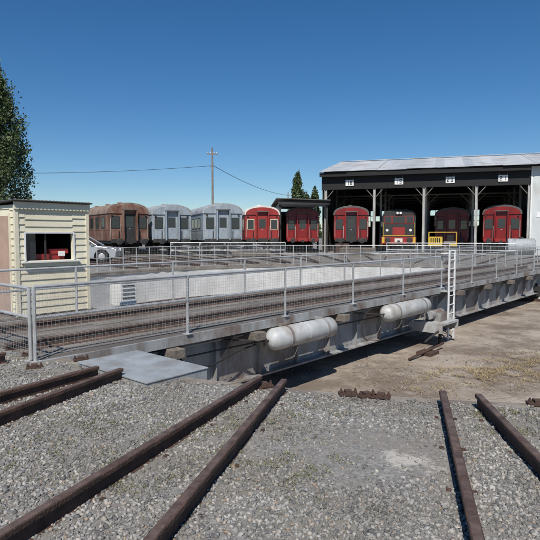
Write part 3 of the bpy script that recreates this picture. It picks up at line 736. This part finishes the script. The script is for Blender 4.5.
Q=np.stack([P-u*.9,P-v*.8,P+u*.9,P+v*.8],1).reshape(-1,3); quads_obj('distant_trees',Q,'leaf')

# ------------------------------------------------------------ gravel stones
def scatter(n,x0,x1,y0,y1,smin,smax,seed,rmin=12.08,rmax=99,z=0,base=.75):
    R=np.random.default_rng(seed)
    X=R.uniform(x0,x1,n); Y=R.uniform(y0,y1,n)
    r=np.hypot(X-C.x,Y-C.y); keep=(r>rmin)&(r<rmax)
    X,Y,r=X[keep],Y[keep],r[keep]
    nz=np.array([noise.noise(Vector((x*.9,y*.9,3)))+.6*noise.noise(Vector((x*2.8,y*2.8,9))) for x,y in zip(X,Y)])
    p=np.clip(base+nz*1.3,.12 if base>.5 else 0,1)
    if base>.5:
        p*=np.clip((r-12.0)/.5,.2,1); dd=np.hypot(X-1.0,Y-3.55)+.3*nz; p*=np.clip((dd-.2)/.3,.12,1)
    keep=R.uniform(size=len(X))<p; m=int(keep.sum()); return X[keep],Y[keep],R.uniform(0,1,m)**2*(smax-smin)+smin,R,z
phi_=(1+5**.5)/2
ico=np.array([(-1,phi_,0),(1,phi_,0),(-1,-phi_,0),(1,-phi_,0),(0,-1,phi_),(0,1,phi_),(0,-1,-phi_),(0,1,-phi_),(phi_,0,-1),(phi_,0,1),(-phi_,0,-1),(-phi_,0,1)])/1.9
icf=np.array([(0,11,5),(0,5,1),(0,1,7),(0,7,10),(0,10,11),(1,5,9),(5,11,4),(11,10,2),(10,7,6),(7,1,8),(3,9,4),(3,4,2),(3,2,6),(3,6,8),(3,8,9),(4,9,5),(2,4,11),(6,2,10),(8,6,7),(9,8,1)])
def stones(name,parts):
    VV=[];FF=[];o=0
    for X,Y,S,R,z0 in parts:
        n=len(X); ax=R.uniform(.5,1.3,(n,1,3))*np.array([1,1,.75]); v=ico[None]*ax*(1+R.normal(0,.2,(n,12,1)))
        th=R.uniform(0,2*PI,n); ph=R.normal(0,.5,n); c,s=np.cos(ph)[:,None],np.sin(ph)[:,None]
        y=v[:,:,1]*c-v[:,:,2]*s; z=v[:,:,1]*s+v[:,:,2]*c; x=v[:,:,0]
        c,s=np.cos(th)[:,None],np.sin(th)[:,None]; x,y=x*c-y*s,x*s+y*c
        v=np.stack([x,y,z],2)*(S*.5)[:,None,None]; v[:,:,0]+=X[:,None]; v[:,:,1]+=Y[:,None]; v[:,:,2]+=(S*.12)[:,None]+z0
        VV.append(v.reshape(-1,3)); FF.append((icf[None]+(np.arange(n)*12+o)[:,None,None]).reshape(-1,3)); o+=n*12
    V=np.concatenate(VV);F=np.concatenate(FF)
    me=bpy.data.meshes.new(name); me.vertices.add(len(V)); me.vertices.foreach_set('co',V.astype(np.float32).ravel())
    me.loops.add(F.size); me.loops.foreach_set('vertex_index',F.astype(np.int32).ravel())
    me.polygons.add(len(F)); me.polygons.foreach_set('loop_start',np.arange(0,F.size,3,dtype=np.int32))
    try: me.polygons.foreach_set('loop_total',np.full(len(F),3,dtype=np.int32))
    except Exception: pass
    me.update(calc_edges=True); me.materials.append(M['stone'])
    ob=bpy.data.objects.new(name,me); scene.collection.objects.link(ob); return ob
stones('gravel',[scatter(135000,-3.8,3.6,1.9,5.6,.008,.034,1),scatter(34000,-10,-1,4.8,9,.015,.045,2),scatter(16000,0,8,4.5,16,.01,.05,5,rmin=0,rmax=11.95,z=PZ,base=.12)])
cent=[(-.25,4.0,.6),(.2,3.4,.45),(-2.3,4.6,.7),(-3.3,5.2,.9),(-1.5,4.9,.5),(-3.8,6.8,.7),(1.9,3.9,.4),(-.9,3.3,.45),(.35,4.6,.45),(-4.6,7.4,.8),(2.0,4.5,.35),(-1.9,3.6,.5),(-1.2,4.2,.5)]
bl=[]
for cx,cy,cr in cent:
    for i in range(int(1700*cr)):
        x=random.gauss(cx,cr*.6); y=random.gauss(cy,cr*.5)
        if math.hypot(x-C.x,y-C.y)<12.2: continue
        if noise.noise(Vector((x*5,y*5,0)))<.08: continue
        for k in range(3):
            a=random.uniform(0,2*PI); h=random.uniform(.004,.018); w=random.uniform(.002,.005); lx,ly=math.cos(a),math.sin(a); ox,oy=random.gauss(0,.012),random.gauss(0,.012); zb=random.uniform(.001,.007)
            bl+=[(x+ox-ly*w,y+oy+lx*w,zb),(x+ox+ly*w,y+oy-lx*w,zb),(x+ox+lx*h*1.2,y+oy+ly*h*1.2,zb+h)]
quads_obj('grass',np.array(bl),'grass',3)
bl=[]
for (cx,cy,sx,sy,nn) in ((5.0,11.4,1.2,.45,6500),(6.2,12.5,.9,.4,2600),(3.2,10.4,.8,.3,900),(7.5,13.5,1,.5,1500)):
    for i in range(nn):
        x=random.gauss(cx,sx); y=random.gauss(cy,sy); 
        if math.hypot(x-C.x,y-C.y)>11.9: continue
        if noise.noise(Vector((x*2.5,y*2.5,5)))<-.05: continue
        a=random.uniform(0,2*PI); l=random.uniform(.03,.13); w=.006; z=PZ+random.uniform(.005,.05); lx,ly=math.cos(a),math.sin(a)
        bl+=[(x-ly*w,y+lx*w,z),(x+ly*w,y-lx*w,z),(x+lx*l,y+ly*l,z+random.uniform(-.01,.05))]
quads_obj('straw_litter',np.array(bl),'straw',3)

# ------------------------------------------------------------ light, sky, camera
sd=Vector((-.12,-.99,0)).normalized(); el=math.radians(50)
tosun=Vector((sd.x*math.cos(el),sd.y*math.cos(el),math.sin(el)))
s=bpy.data.lights.new('sun','SUN'); s.energy=5.0; s.angle=math.radians(.5); s.color=(1,.955,.89)
so=bpy.data.objects.new('sun',s); scene.collection.objects.link(so); so.rotation_euler=tosun.to_track_quat('Z','Y').to_euler()
w=bpy.data.worlds.new('World'); scene.world=w; w.use_nodes=True; nt=w.node_tree
sky=nt.nodes.new('ShaderNodeTexSky'); sky.sky_type='NISHITA'; sky.sun_disc=False; sky.sun_elevation=el; sky.sun_rotation=math.atan2(sd.x,sd.y); sky.altitude=700; sky.air_density=1.0; sky.dust_density=.3; sky.ozone_density=4.5
hs=nt.nodes.new('ShaderNodeHueSaturation'); hs.inputs['Saturation'].default_value=1.25; hs.inputs['Value'].default_value=1.0
bg=nt.nodes['Background']; bg.inputs[1].default_value=.092; nt.links.new(sky.outputs[0],hs.inputs['Color']); nt.links.new(hs.outputs[0],bg.inputs[0])
cam=bpy.data.cameras.new('camera'); co=bpy.data.objects.new('camera',cam); scene.collection.objects.link(co)
cam.lens=530/540*36; cam.sensor_width=36; cam.clip_end=8000; cam.clip_start=.05
co.location=(0,0,1.55); co.rotation_euler=(math.radians(90-3.78),0,0); scene.camera=co
scene.view_settings.view_transform='Standard'; scene.view_settings.look='None'; scene.view_settings.exposure=0
